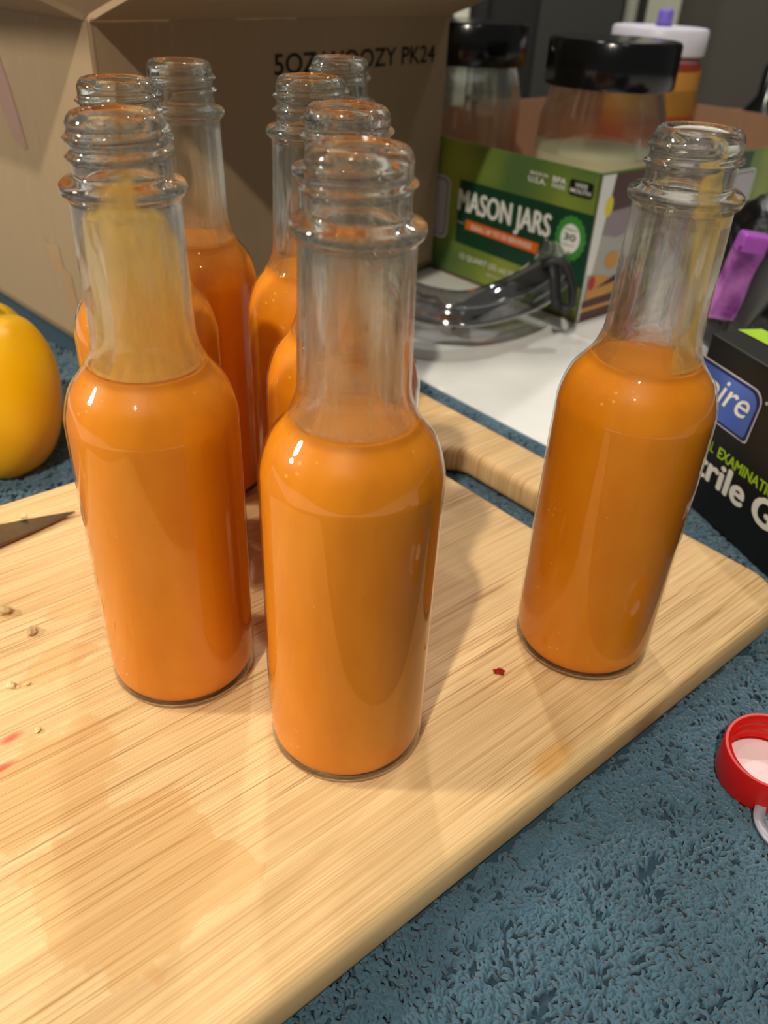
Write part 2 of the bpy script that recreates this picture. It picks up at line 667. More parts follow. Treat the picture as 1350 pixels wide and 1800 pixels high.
# white door frame
x0, x1 = at_y(1103, 20, BW - .1).x, at_y(1203, 20, BW - .1).x
fr = link('trim_1', box_mesh((x0 + x1) / 2, BW - 0.03, 0.2, x1 - x0, 0.06, 2.2, 0.004), M_white)
tag(fr, kind='structure')
fr = link('trim_2', box_mesh(x0 + (x1 - x0) * 0.30, BW - 0.07, 0.2, 0.02, 0.03, 2.2, 0.004), M_panel)
tag(fr, kind='structure')

x0, x1 = at_y(796, 60, BW - .40).x, at_y(822, 60, BW - .40).x
fr = link('trim_3', box_mesh((x0 + x1) / 2, BW - 0.385, 0.2, x1 - x0, 0.03, 2.2, 0.004), M_white)
tag(fr, kind='structure')

# ------------------------------------------------------------------ towel
T_U1 = 0.3265


def tu(n):
    k = min(1.0, max(0.0, (0.21 - n) / 0.10))
    return T_U1 + 0.022 * k * k * (3 - 2 * k)


def hash2(x, y, f, s=0.0):
    return mnoise.noise(Vector((x * f + s, y * f - s, s * 0.37)))


def towel_h(x, y):
    u = x * U.x + y * U.y
    n = x * N.x + y * N.y
    h = -0.0175
    # gentle swells away from the board and boxes
    d = max(0.0, 0.066 - n)
    h += min(1.0, d / 0.03) * 0.0014 * (hash2(x, y, 22, 4.0) + 0.5)
    return h


tw = empty('towel', (0.1, 0.1, COUNTER_Z), 'teal blue terry cloth towel spread on the counter under the bamboo board', 'towel')
TU0, TN0, TN1 = -0.30, -0.32, 0.74
vs, fs = [], []
nu, nn = 70, 90
for j in range(nn + 1):
    for i in range(nu + 1):
        n = TN0 + (TN1 - TN0) * j / nn
        u = TU0 + (tu(n) - TU0) * (1 - (1 - i / nu) ** 1.6)
        p = U * u + N * n
        e = min(1.0, (tu(n) - u) / 0.0015)
        z = towel_h(p.x, p.y)
        vs.append((p.x - 0.1, p.y - 0.1, (z * e + (COUNTER_Z + 0.0012) * (1 - e)) - COUNTER_Z))
for j in range(nn):
    for i in range(nu):
        a = j * (nu + 1) + i
        fs.append((a, a + 1, a + nu + 2, a + nu + 1))
me = mesh_from(vs, fs)
bm = bmesh.new()
bm.from_mesh(me)
r = bmesh.ops.extrude_face_region(bm, geom=bm.faces[:])
for v in [g for g in r['geom'] if isinstance(g, bmesh.types.BMVert)]:
    pass
# the extruded copy becomes the flat underside
for v in [g for g in r['geom'] if isinstance(g, bmesh.types.BMVert)]:
    v.co.z = 0.0004
bmesh.ops.recalc_face_normals(bm, faces=bm.faces)
bm.to_mesh(me)
bm.free()
# a smooth woven hem along the far edge
hp = [U * (tu(n_) - 0.003) + N * n_ for n_ in [0.012 * i for i in range(38)]]
hem = tube([Vector((p.x - 0.1, p.y - 0.1, 0.0030)) for p in hp], 0.003, 10, flat=(0.0034, 0.0024))
link('hem', hem, M_towel, tw, smooth=True)
link('cloth', me, plain('shaded_teal_cloth_ground', S((38, 64, 80)), 0.9), tw, smooth=True)  # ground coloured darker than the loops, painting shade into the gaps between them

# terry loops: short curled yarns lying over the cloth, denser where the camera sees them
BN0, BN1, BU1 = 0.0800, 0.3250, 0.2930


def in_board(u, n):
    if u > BU1 - 0.001 or n < BN0 + 0.001 or n > BN1 - 0.001:
        return False
    # leave room at the carrying slot
    if 0.236 < u < 0.270 and 0.155 < n < 0.252:
        return False
    return True


def build_loops():
    V, F = [], []
    cand = []
    NC = 235000
    us = rng.uniform(-0.26, T_U1 + 0.02, NC)
    ns = rng.uniform(-0.10, 0.56, NC)
    P = np.stack([us * U.x + ns * N.x, us * U.y + ns * N.y, np.full(NC, -0.0165)], -1)
    q, zd = project(P)
    ok = (zd > 0.05) & (q[:, 0] > -300) & (q[:, 0] < 1440) & (q[:, 1] > 300) & (q[:, 1] < 1880)
    for k in np.nonzero(ok)[0]:
        u, n = us[k], ns[k]
        if in_board(u, n) or u > tu(n) - 0.0065:
            continue
        cx_, cy_ = P[k, 0] + 0.1555, P[k, 1] - 0.451
        ca, cb = cx_ * 0.574 + cy_ * 0.819, cx_ * -0.7193 + cy_ * 0.6946
        if ca > -0.004 and cb > 0.0 - 0.004 and ca < 0.36:
            continue
        x, y = P[k, 0], P[k, 1]
        ang = 3.4 * hash2(x, y, 38, 1.0) + 2.2 * hash2(x, y, 110, 9.0) + rng.normal(0, 0.30)
        ang += math.radians(70)
        L = rng.uniform(0.0034, 0.0062)
        wph = rng.integers(0, 2)
        wam = rng.uniform(0.35, 0.95)
        rr = rng.uniform(0.00052, 0.00074)
        hz = towel_h(x, y) + rng.uniform(0.0000, 0.0007)
        curl = rng.normal(0, 0.22)
        m = 7
        base = len(V)
        px, py, a = x, y, ang
        for i in range(m):
            t = i / (m - 1)
            z = hz - 0.0009 + 0.0021 * math.sin(math.pi * t) ** 0.55
            cx, sx_ = math.cos(a), math.sin(a)
            rad = rr * (0.75 + 0.25 * math.sin(math.pi * t))
            for s in range(4):
                b = math.pi / 2 * s + 0.785
                V.append((px - sx_ * math.cos(b) * rad - 0.1, py + cx * math.cos(b) * rad - 0.1, z + math.sin(b) * rad - COUNTER_Z))
            px += cx * L / (m - 1)
            py += sx_ * L / (m - 1)
            a += curl + (wam if ((i + wph) // 2) % 2 else -wam)
        for i in range(m - 1):
            for s in range(4):
                s2 = (s + 1) % 4
                F.append((base + i * 4 + s, base + i * 4 + s2, base + (i + 1) * 4 + s2, base + (i + 1) * 4 + s))
        F.append((base, base + 3, base + 2, base + 1))
        e = base + (m - 1) * 4
        F.append((e, e + 1, e + 2, e + 3))
    me = bpy.data.meshes.new('terry_loops')
    V = np.array(V, dtype=np.float32)
    F = np.array(F, dtype=np.int32)
    me.vertices.add(len(V))
    me.vertices.foreach_set('co', V.reshape(-1))
    me.loops.add(F.size)
    me.loops.foreach_set('vertex_index', F.reshape(-1))
    me.polygons.add(len(F))
    me.polygons.foreach_set('loop_start', np.arange(0, F.size, 4, dtype=np.int32))
    me.polygons.foreach_set('loop_total', np.full(len(F), 4, dtype=np.int32))
    me.polygons.foreach_set('use_smooth', np.ones(len(F), dtype=bool))
    me.update(calc_edges=True)
    return me, len(F)


lm_, nf = build_loops()
print('LOOP FACES', nf)
lo = link('terry_loops', lm_, M_towel, tw)
tag(lo, kind='stuff')

# ------------------------------------------------------------------ cutting board
def make_board():
    cu = bpy.data.curves.new('b', 'CURVE')
    cu.dimensions = '2D'
    cu.fill_mode = 'BOTH'
    BEV = 0.0042
    cu.bevel_depth = BEV
    cu.bevel_resolution = 3
    cu.extrude = 0.0075 - BEV
    cu.offset = -BEV

    def spl(pts):
        s = cu.splines.new('POLY')
        s.points.add(len(pts) - 1)
        for p, (x, y) in zip(s.points, pts):
            p.co = (x, y, 0, 1)
        s.use_cyclic_u = True
    spl(rrect(-0.115, BN0, BU1, BN1, 0.020, 10))
    # carrying slot
    a, b, c0, c1 = 0.2415, 0.2645, 0.160, 0.2475
    spl(rrect(a, c0, b, c1, (b - a) / 2 - 0.0001, 8)[::-1])
    ob = bpy.data.objects.new('b', cu)
    COL.objects.link(ob)
    dg = bpy.context.evaluated_depsgraph_get()
    dg.update()
    me = bpy.data.meshes.new_from_object(ob.evaluated_get(dg))
    bpy.data.objects.remove(ob)
    co = np.zeros(len(me.vertices) * 3, dtype=np.float32)
    me.vertices.foreach_get('co', co)
    co = co.reshape(-1, 3)
    co[:, 2] -= 0.0075
    me.vertices.foreach_set('co', co.reshape(-1))
    bm = bmesh.new()
    bm.from_mesh(me)
    bmesh.ops.remove_doubles(bm, verts=bm.verts, dist=1e-6)
    bm.to_mesh(me)
    bm.free()
    me.update()
    return me


bd = link('cutting_board', make_board(), M_bamboo)
bd.data.polygons.foreach_set('use_smooth', [True] * len(bd.data.polygons))
try:
    bd.data.set_sharp_from_angle(angle=math.radians(25))
except Exception:
    pass
bd.rotation_euler = (0, 0, TH)
tag(bd, 'pale bamboo cutting board with rounded edges and a carrying slot, under the bottles', 'cutting board')

# ------------------------------------------------------------------ bottles
RO = [(0.0205, 0.0), (0.0222, 0.0009), (0.0233, 0.0030), (0.0235, 0.0060), (0.0235, 0.030), (0.0235, 0.060), (0.0235, 0.0900),
      (0.0230, 0.0965), (0.0211, 0.1025), (0.0185, 0.1060), (0.0161, 0.1093), (0.0145, 0.1130), (0.0135, 0.1175),
      (0.0133, 0.128), (0.0129, 0.146), (0.0129, 0.1505)]


def thread(r, z, t, k):
    if not (0.1565 < z < 0.1672):
        return r
    d = 0.0
    for w in (0, 1):
        zc = 0.1590 + 0.0040 * (t / (2 * math.pi)) + 0.0040 * w
        fade = 1.0
        if w == 0:
            fade = min(1.0, t / 0.5)
        else:
            fade = min(1.0, max(0.0, (2 * math.pi * 0.75 - t)) / 0.5)
        d = max(d, fade * math.exp(-((z - zc) / 0.00075) ** 2))
    return r + 0.0012 * d


def bottle_glass():
    outer = interp(RO, 4)
    ring = [(0.0134, 0.1512), (0.0143, 0.1520), (0.01465, 0.1531), (0.0145, 0.1542), (0.0136, 0.1550), (0.0119, 0.1554), (0.0112, 0.1560)]
    fin = [(0.0111, 0.1565 + 0.00035 * i) for i in range(31)]
    lip = [(0.0108, 0.1676), (0.0105, 0.1683), (0.0098, 0.16905), (0.0090, 0.1693), (0.0083, 0.1690), (0.0079, 0.1682)]
    inner = [(0.0079, 0.165), (0.0080, 0.158), (0.0094, 0.152), (0.0106, 0.146), (0.0112, 0.128), (0.0115, 0.118), (0.0125, 0.1130), (0.0142, 0.1093),
             (0.0168, 0.1055), (0.0193, 0.1015), (0.0211, 0.0960), (0.0215, 0.0900), (0.0215, 0.060), (0.0215, 0.030), (0.0214, 0.0085), (0.0195, 0.0050), (0.0140, 0.0042), (0.0, 0.0058)]
    prof = [(0.0, 0.0016), (0.010, 0.0013), (0.0165, 0.0005), (0.0190, 0.0)] + outer + ring + fin + lip + inner
    return lathe(prof, 96, thread, name='bottle_glass')


FILL = 0.1090


def sauce_mesh():
    # the sauce wets the glass: its skin sits just outside the inner wall
    pts = [(0.0, 0.0044), (0.0140, 0.0026), (0.0200, 0.0026), (0.0222, 0.0045), (0.0229, 0.0080), (0.0229, 0.012), (0.0229, 0.030), (0.0229, 0.060), (0.0229, 0.0900), (0.0224, 0.0962), (0.0204, 0.1022), (0.0178, 0.1058), (0.0153, 0.1086), (0.0150, FILL)]
    prof = [pts[0]] + interp(pts[1:-1], 3) + [pts[-1], (0.0135, FILL - 0.0004), (0.009, FILL - 0.0007), (0.0, FILL - 0.0007)]
    return lathe(prof, 72, name='sauce')


def smear_mesh():
    pts = [(0.0142, 0.1095), (0.0124, 0.1130), (0.0114, 0.118), (0.0111, 0.128), (0.0105, 0.146), (0.0093, 0.152), (0.0079, 0.158), (0.0078, 0.165)]
    return lathe(interp(pts, 4), 72, name='smear')


ME_G, ME_S = bottle_glass(), sauce_mesh()
ME_F = {}
for k, mm in (('heavy', M_smear_heavy), ('light', M_smear_light), ('side', M_smear_side)):
    e = smear_mesh()
    e.materials.append(mm)
    ME_F[k] = e
for me_, mt_ in ((ME_G, M_glass), (ME_S, M_sauce)):
    me_.materials.append(mt_)
for me_ in [ME_G, ME_S] + list(ME_F.values()):
    me_.polygons.foreach_set('use_smooth', [True] * len(me_.polygons))

BOT = [
    ('A', -0.00852, 0.17317, 'light', 'open glass bottle of orange sauce standing frontmost in the middle of the board'),
    ('B', -0.06483, 0.19794, 'heavy', 'open sauce bottle at left front with a thick yellow smear inside its neck'),
    ('C', 0.07316, 0.21976, 'side', 'sauce bottle standing apart at the right, neck streaked yellow, beside black glove box'),
    ('D', -0.08268, 0.25727, 'light', 'sauce bottle mostly hidden directly behind the yellow-smeared left front bottle'),
    ('E', -0.07877, 0.31528, 'light', 'sauce bottle at the far back left, close to the carton, rearmost of the left row'),
    ('G', -0.01450, 0.22659, 'light', 'sauce bottle directly behind the frontmost one, second in the middle row'),
    ('F', -0.03011, 0.28624, None, 'sauce bottle with clean neck, third in the middle row, peeking out at its left'),
    ('H', -0.02611, 0.35679, None, 'sauce bottle at the back of the middle row, its mouth overlapping the carton lettering'),
]
ROTS = dict(A=1.0, B=2.2, C=0.2, D=3.0, E=4.6, G=5.4, F=2.6, H=0.9)
for nm, x, y, film, lab in BOT:
    rt = empty('sauce_bottle', (x, y, 0.0), lab, 'bottle', 'five ounce bottles of orange hot sauce')
    g = bpy.data.objects.new('glass', ME_G)
    s = bpy.data.objects.new('sauce', ME_S)
    for oo in (g, s):
        COL.objects.link(oo)
        oo.parent = rt
    g.rotation_euler = (0, 0, ROTS[nm])
    if film:
        f = bpy.data.objects.new('sauce_smear', ME_F[film])
        COL.objects.link(f)
        f.parent = rt
        if film == 'heavy':
            f['label'] = 'thick yellow sauce smear'
        elif film == 'side':
            f['label'] = 'yellow streak down one side'

# ------------------------------------------------------------------ carton
CZ0, CZ1 = -0.0160, 0.1715
PC = Vector((-0.1555, 0.451, 0))
DR = (Vector((0.033, 0.720, 0)) - PC).normalized()
DL = Vector((-0.7193, 0.6946, 0)).normalized()
LR, LL = 0.3245, 0.235
PR = PC + DR * LR
PL = PC + DL * LL
PB = PR + DL * LL
car = empty('shipping_carton', (PC.x, PC.y, CZ0), 'open brown cardboard carton behind the bottles, printed with black lettering', 'box')
Minv = Matrix.Translation((-PC.x, -PC.y, -CZ0))


def V3(p, z):
    return Vector((p.x, p.y, z))


def loc_mesh(me, inv):
    me.transform(inv)
    return me


def panel(p, q, z0, z1, t=0.003):
    return slab([V3(p, z0), V3(q, z0), V3(q, z1), V3(p, z1)], t, 0.0008)


bm = bmesh.new()
for a, b in ((PC, PR), (PR, PB), (PB, PL), (PL, PC)):
    bm.from_mesh(panel(a, b, CZ0, CZ1))
bm.from_mesh(slab([V3(PC, CZ0 + .004), V3(PR, CZ0 + .004), V3(PB, CZ0 + .004), V3(PL, CZ0 + .004)], 0.003))
link('body', loc_mesh(bm_mesh(bm), Minv), M_kraft, car)


def flap(p, q, length, elev, inset, wob=0.0):
    d = (q - p).normalized()
    outn = d.cross(Z).normalized()
    dirv = outn * math.cos(elev) + Z * math.sin(elev)
    a = V3(p, CZ1 - 0.0005) + d * inset
    b = V3(q, CZ1 - 0.0005) - d * inset
    rows = 8
    vs, fs = [], []
    nrm = d.cross(dirv).normalized()
    for j in range(rows + 1):
        for i in range(13):
            t = i / 12
            s = j / rows
            base = a.lerp(b, t) + dirv * (length * s) + nrm * (wob * math.sin(3 * t + 2 * s) * s)
            vs.append(base)
    n0 = len(vs)
    vs += [v - nrm * 0.003 for v in vs]
    for j in range(rows):
        for i in range(12):
            k = j * 13 + i
            fs.append((k, k + 1, k + 14, k + 13))
            fs.append((n0 + k, n0 + k + 13, n0 + k + 14, n0 + k + 1))
    for j in range(rows):
        k = j * 13
        fs.append((k, k + 13, n0 + k + 13, n0 + k))
        k = j * 13 + 12
        fs.append((k, n0 + k, n0 + k + 13, k + 13))
    for i in range(12):
        fs.append((i, n0 + i, n0 + i + 1, i + 1))
        k = rows * 13 + i
        fs.append((k, k + 1, n0 + k + 1, n0 + k))
    return mesh_from(vs, fs)


for (p, q, ln, el, ins) in ((PC, PR, 0.110, math.radians(20), 0.002), (PL, PC, 0.110, math.radians(22), 0.004),
                            (PR, PB, 0.110, math.radians(70), 0.004), (PB, PL, 0.110, math.radians(75), 0.002)):
    link('flap', loc_mesh(flap(p, q, ln, el, ins, 0.003), Minv), M_kraft, car)
# torn pale board edge along the front fold
bm = bmesh.new()
for s0, s1, hh in ((0.001, 0.050, 0.0028), (0.05, 0.098, 0.0012), (0.098, 0.15, 0.0024), (0.15, 0.318, 0.0014)):
    a, b = V3(PC + DR * s0, CZ1), V3(PC + DR * s1, CZ1)
    bm.from_mesh(tube([a + Z * 0.0004, a.lerp(b, .3) + Z * 0.0002, a.lerp(b, .7) + Z * 0.0005, b + Z * 0.0001], hh * 0.5, 6))
link('fold_edge', loc_mesh(bm_mesh(bm), Minv), M_kraft_edge, car)
bpy.context.view_layer.update()
fm = face_matrix(V3(PC, 0), DR, 0.0003)
decal('printed_text', text_mesh('5OZ WOOZY PK24', 0.1300, 0.1413, 0.176, 0.0112, dup=0.0003), M_ink, car, fm)
fl = face_matrix(V3(PC, 0), -DL, 0.0003)
M_tape = plain('clear_tape_scar', S((168, 134, 96)), 0.35)
M_paper = plain('torn_paper_label', S((150, 116, 104)), 0.8)
tp = [(-0.148, 0.150), (-0.118, 0.158), (-0.106, 0.132), (-0.097, 0.100), (-0.101, 0.098), (-0.113, 0.101), (-0.128, 0.124)]
decal('paper_label', poly_mesh([(x, z) for x, z in tp]), M_paper, car, fl)
decal('tape', poly_mesh([(-0.097, 0.047), (-0.093, 0.044), (-0.078, 0.046), (-0.076, 0.033), (-0.067, 0.030), (-0.063, 0.006), (-0.076, 0.008), (-0.078, 0.026), (-0.092, 0.030)]), M_tape, car, fl)

# ------------------------------------------------------------------ yellow bell pepper
def pepper():
    seg, rows = 96, 56
    vs, fs = [], []
    H = 0.072
    for j in range(rows + 1):
        s = j / rows
        ph = math.pi * s
        for i in range(seg):
            t = 2 * math.pi * i / seg
            lob = 1 - 0.24 * (abs(math.cos(1.5 * t))) ** 5
            r = 0.0425 * (math.sin(ph) ** 0.55) * (1.0 - 0.10 * s)
            r *= 1 - (1 - lob) * min(1, math.sin(ph) * 1.6)
            zc = math.cos(ph)
            z = H / 2 * (abs(zc) ** 0.9) * (1 if zc > 0 else -1)
            # shoulders rise around the stem, lobes end separately below
            ring = math.exp(-((r - 0.024) / 0.012) ** 2)
            z += (0.005 if zc > 0 else -0.004) * ring * (1 - 0.5 * (1 - lob) * 6)
            vs.append((r * math.cos(t), r * math.sin(t), z))
    for j in range(rows):
        for i in range(seg):
            k = (i + 1) % seg
            a, b, c, d = j * seg + i, j * seg + k, (j + 1) * seg + k, (j + 1) * seg + i
            fs.append((a, d, c, b))
    return mesh_from(vs, fs)


mp = NT('yellow_pepper_skin')
c = mp.obj()
col = mp.ramp(mp.noise(c, 22, 3), [(0.3, S((244, 176, 4))), (0.7, S((250, 200, 8)))])
mp.p(Base_Color=col, Roughness=0.36, Specular_IOR_Level=0.5, Subsurface_Weight=0.15, Subsurface_Radius=(1, 0.6, 0.1), Subsurface_Scale=0.004)
PEP = Vector((-0.1990, 0.350, 0.0200))
pe = empty('bell_pepper', PEP, 'shiny yellow bell pepper lying on the towel beside the left edge', 'pepper')
k = link('flesh', pepper(), mp.m, pe, smooth=True)
k.rotation_euler = (math.radians(-4), math.radians(6), math.radians(40))
M_stem = plain('green_stem', S((96, 122, 52)), 0.6)
st = tube([(0, 0, 0.030), (0.001, 0.001, 0.038), (0.004, 0.0, 0.046), (0.009, -0.001, 0.052)], [0.009, 0.005, 0.0045, 0.0055], 10)
link('stem', st, M_stem, pe, smooth=True)

# ------------------------------------------------------------------ knife
KT = Vector((-0.1309, 0.2804, 0))
KD = Vector((-0.78, -0.62, 0)).normalized()     # from tip towards the handle
KP = Vector((KD.y, -KD.x, 0))                   # towards the back of the board
kn = empty('kitchen_knife', (KT.x, KT.y, 0.0006), 'steel kitchen knife lying on the board, its tip behind the left bottle', 'knife')
M_steel = NT('brushed_steel')
cc = M_steel.obj()
M_steel.p(Base_Color=M_steel.mix(M_steel.noise(M_steel.mapping(cc, (600, 600, 60)), 1, 3), S((122, 116, 106)), S((150, 144, 134))), Metallic=1.0, Roughness=0.32)
M_steel = M_steel.m


def blade():
    nseg = 28
    top, bot = [], []
    L = 0.135
    vs, fs = [], []
    for i in range(nseg + 1):
        t = i / nseg
        d = L * t
        spine = 0.0002 + 0.0120 * (1 - (1 - t) ** 3.0)
        edge = -0.0002 - 0.0135 * (1 - (1 - min(1, t * 1.25)) ** 2.4)
        th = 0.0002 + 0.0009 * min(1, t * 3)
        mid = edge * 0.93
        A = KD * d + KP * spine
        B = KD * d + KP * mid
        C = KD * d + KP * edge
        zz = 0.0010
        vs += [A + Z * (zz + th), B + Z * (zz + th * 0.9), C + Z * zz, B + Z * (zz - th * 0.9), A + Z * (zz - th)]
    for i in range(nseg):
        a, b = i * 5, (i + 1) * 5
        for q in range(5):
            r_ = (q + 1) % 5
            fs.append((a + q, a + r_, b + r_, b + q))
    fs.append((0, 1, 2, 3, 4))
    fs.append(tuple(range(nseg * 5 + 4, nseg * 5 - 1, -1)))
    me = mesh_from(vs, fs)
    bm = bmesh.new()
    bm.from_mesh(me)
    bmesh.ops.recalc_face_normals(bm, faces=bm.faces)
    bm.to_mesh(me)
    bm.free()
    return me


link('blade', blade(), M_steel, kn)
hm = tube([KD * 0.134 + Z * 0.005, KD * 0.150 + Z * 0.006, KD * 0.19 + Z * 0.007, KD * 0.235 + Z * 0.0075, KD * 0.245 + Z * 0.007], 0.008, 12, flat=(0.011, 0.0058))
link('handle', hm, plain('black_handle', S((24, 24, 24)), 0.5), kn, smooth=True)


def rock(r, seed, sq=(1, 1, 0.6)):
    bm = bmesh.new()
    bmesh.ops.create_icosphere(bm, subdivisions=2, radius=r)
    for v in bm.verts:
        nz = mnoise.noise(v.co * (1.4 / r) + Vector((seed, seed * 2, 0)))
        v.co *= 1 + 0.55 * nz
        v.co = Vector((v.co.x * sq[0], v.co.y * sq[1], v.co.z * sq[2]))
    mz = min(v.co.z for v in bm.verts)
    for v in bm.verts:
        v.co.z -= mz
    return bm_mesh(bm)


M_seed = plain('pale_seed', S((226, 206, 150)), 0.6)
M_crumb = plain('tan_crumb', S((190, 160, 112)), 0.8)
CR = [((-0.1341, 0.2168), 0.0024, M_crumb, 'largest tan crumb on the board near the left edge'),
      ((-0.1208, 0.2073), 0.0020, M_crumb, 'tan crumb on the board, second from the left edge towards the left bottle'),
      ((-0.1177, 0.1821), 0.0015, M_seed, 'pale yellow pepper flake below the two tan crumbs'),
      ((-0.1130, 0.1833), 0.0009, M_seed, 'tiny pale flake just right of the pale yellow flake'),
      ((-0.1024, 0.1647), 0.0010, M_seed, 'small pale curled seed bit above the red stain')]
for i, ((x, y), r_, mt, lab) in enumerate(CR):
    o = link('food_crumb', rock(r_, i * 3.3 + 1, (1.1, 0.8, 0.55)), mt)
    o.location = (x, y, 0)
    o.rotation_euler = (0, 0, i * 1.3)
    tag(o, lab, 'crumb', 'crumbs scattered on the cutting board')
o = link('garlic_bit', rock(0.0017, 9.0, (1.0, 0.9, 0.7)), M_seed)
o.location = (-0.1490, 0.2720, 0.0022)
tag(o, 'small pale seed stuck on the knife blade', 'crumb')
md = NT('red_sauce_drop')
md.p(Base_Color=S((150, 28, 18)), Roughness=0.08, Specular_IOR_Level=0.7)
o = link('sauce_drop', rock(0.0019, 4.0, (1.0, 0.85, 0.28)), md.m, smooth=True)
o.location = (0.0424, 0.2000, 0)
tag(o, 'dark red wet drop on the board between the front and right bottles', 'drop')

# ------------------------------------------------------------------ red cap and dripper insert
M_red = NT('red_plastic')
M_red.p(Base_Color=S((206, 22, 14)), Roughness=0.38, Subsurface_Weight=0.1, Subsurface_Radius=(1, .2, .1), Subsurface_Scale=0.002)
M_red = M_red.m
M_liner = plain('pink_white_liner', S((240, 214, 216)), 0.45)
CAPC = Vector((0.1265, 0.1735, -0.0145))


def red_cap():
    R0, R1, H = 0.0142, 0.0126, 0.0150
    prof = [(0.0, 0.0), (R0 - 0.0015, 0.0), (R0 - 0.0003, 0.0006), (R0, 0.0018), (R0 * 1.0, H - 0.0008), (R0 - 0.0004, H), (R1 + 0.0004, H), (R1, H - 0.0006)]
    prof += [(R1, H - 0.0006 - 0.0004 * i) for i in range(1, 28)]
    prof += [(R1, 0.0022), (0.0, 0.0022)]

    def th(r, z, t, k):
        if k < 8 or k > 8 + 27:
            return r
        d = 0
        for w in (0, 1, 2):
            zc = 0.0045 + 0.0038 * (t / (2 * math.pi)) + 0.0038 * w
            d = max(d, math.exp(-((z - zc) / 0.0006) ** 2))
        return r - 0.0009 * d
    return lathe(prof, 96, th)


cap = empty('screw_cap', CAPC, 'red plastic screw cap lying open side up on the towel at right', 'cap')
q = link('shell', red_cap(), M_red, cap, smooth=True)
q.data.set_sharp_from_angle(angle=math.radians(50))
q = link('liner', lathe([(0.0, 0.0036), (0.0118, 0.0036), (0.0122, 0.0034), (0.0122, 0.0020), (0.0, 0.0020)], 64), M_liner, cap)
q['label'] = 'pinkish white liner disc'
cap.rotation_euler = (math.radians(6), math.radians(-4), 0)
M_ins = NT('translucent_plastic')
M_ins.p(Base_Color=S((196, 196, 210)), Roughness=0.3, Transmission_Weight=0.45, IOR=1.45)
ins = link('dripper_insert', lathe([(0.0, 0.0), (0.0085, 0.0), (0.0100, 0.0006), (0.0102, 0.0035), (0.0120, 0.0038), (0.0120, 0.0050), (0.0090, 0.0052), (0.0085, 0.0015), (0.0030, 0.0013), (0.0025, 0.0060), (0.0015, 0.0060), (0.0, 0.0020)], 64), M_ins.m, smooth=True)
ins.location = (0.1295, 0.1535, -0.0166)
tag(ins, 'translucent grey plastic dripper insert partly under the red cap', 'bottle insert')

# ------------------------------------------------------------------ mason jar tray
TC = Vector((0.139, 0.598, 0))
TF, TR = N.copy(), U.copy()     # front runs away to the left, side runs away to the right
TZ0, TZ1 = COUNTER_Z + 0.0003, 0.0870
LF, LS = 0.300, 0.430
tray = empty('jar_tray', (TC.x, TC.y, TZ0), 'green printed cardboard tray of mason jars on the counter', 'box')
Ti = Matrix.Translation((-TC.x, -TC.y, -TZ0))


def green_mat():
    m = NT('green_print')
    c = m.obj()
    n1 = m.noise(c, 12, 2, 0.4)
    col = m.ramp(n1, [(0.35, S((84, 112, 62))), (0.5, S((112, 134, 56))), (0.62, S((150, 160, 62)))])
    m.p(Base_Color=col, Roughness=0.32, Specular_IOR_Level=0.4)
    return m.m


M_green = green_mat()
A0, A1 = TC, TC + TF * LF
B0, B1 = TC + TR * LS, TC + TF * LF + TR * LS


def part_panel(name, p, q, z0, z1, mat, lab=None, t=0.0025, parent=tray, inv=Ti):
    o = link(name, loc_mesh(panel(p, q, z0, z1, t), inv), mat, parent)
    if lab:
        o['label'] = lab
    return o


part_panel('front_panel', A1, A0, TZ0, TZ1, M_green, 'green printed front')
M_sideprint = plain('side_print_base', S((176, 164, 170)), 0.35)
part_panel('side_panel', A0, B0, TZ0, TZ1, M_green, 'side with food photograph')
part_panel('back_panel', B0, B1, TZ0, TZ1, M_kraft_red)
part_panel('side_panel', B1, A1, TZ0, TZ1, M_kraft_red)
lin = 0.0028
for p, q_ in ((A1 + TR * lin, A0 + TR * lin), (A0 - TR * 0 + TF * lin, B0 + TF * lin)):
    part_panel('inner_liner', p, q_, TZ0 + 0.003, TZ1 - 0.0006, M_kraft_red, t=0.0008)
link('base', loc_mesh(slab([V3(A0, TZ0 + .003), V3(B0, TZ0 + .003), V3(B1, TZ0 + .003), V3(A1, TZ0 + .003)], 0.0025), Ti), M_kraft_red, tray)
bpy.context.view_layer.update()
fT = face_matrix(V3(TC, 0), -TF, 0.0004)
fT2 = face_matrix(V3(TC, 0), -TF, 0.0006)
fT3 = face_matrix(V3(TC, 0), -TF, 0.0008)
M_dg = plain('dark_green_print', S((16, 62, 42)), 0.35)
M_wp = plain('white_print', S((232, 234, 228)), 0.4)
M_or = plain('orange_print', S((226, 104, 24)), 0.4)
M_bk = plain('black_print', S((18, 26, 20)), 0.35)
M_gs = plain('seal_green', S((60, 142, 60)), 0.4)
M_gl = plain('lime_green', S((150, 186, 60)), 0.4)
M_grey = plain('grey_print', S((176, 172, 176)), 0.4)
decal('title_panel', poly_mesh([(-0.1365, 0.0090), (0.0, 0.0065), (0.0, 0.0590), (-0.1365, 0.0588)]), M_dg, tray, fT)
decal('title_text', text_mesh('MASON JARS', -0.1358, 0.0300, 0.098, 0.0215, dup=0.0007), M_wp, tray, fT2)
decal('slogan_bar', poly_mesh([(-0.1260, 0.0218), (-0.0470, 0.0202), (-0.0460, 0.0284), (-0.1255, 0.0292)]), M_or, tray, fT2)
decal('slogan_text', text_mesh('IDEAL UP TO 50 SERVINGS', -0.1190, 0.0228, 0.066, 0.0040, bold=0.01), M_wp, tray, fT3)
decal('rule_line', poly_mesh([(-0.1358, 0.0255), (-0.1275, 0.0253), (-0.1275, 0.0257), (-0.1358, 0.0259)]), M_wp, tray, fT2)
decal('rule_line', poly_mesh([(-0.0440, 0.0236), (-0.0340, 0.0234), (-0.0340, 0.0238), (-0.0440, 0.0240)]), M_wp, tray, fT2)
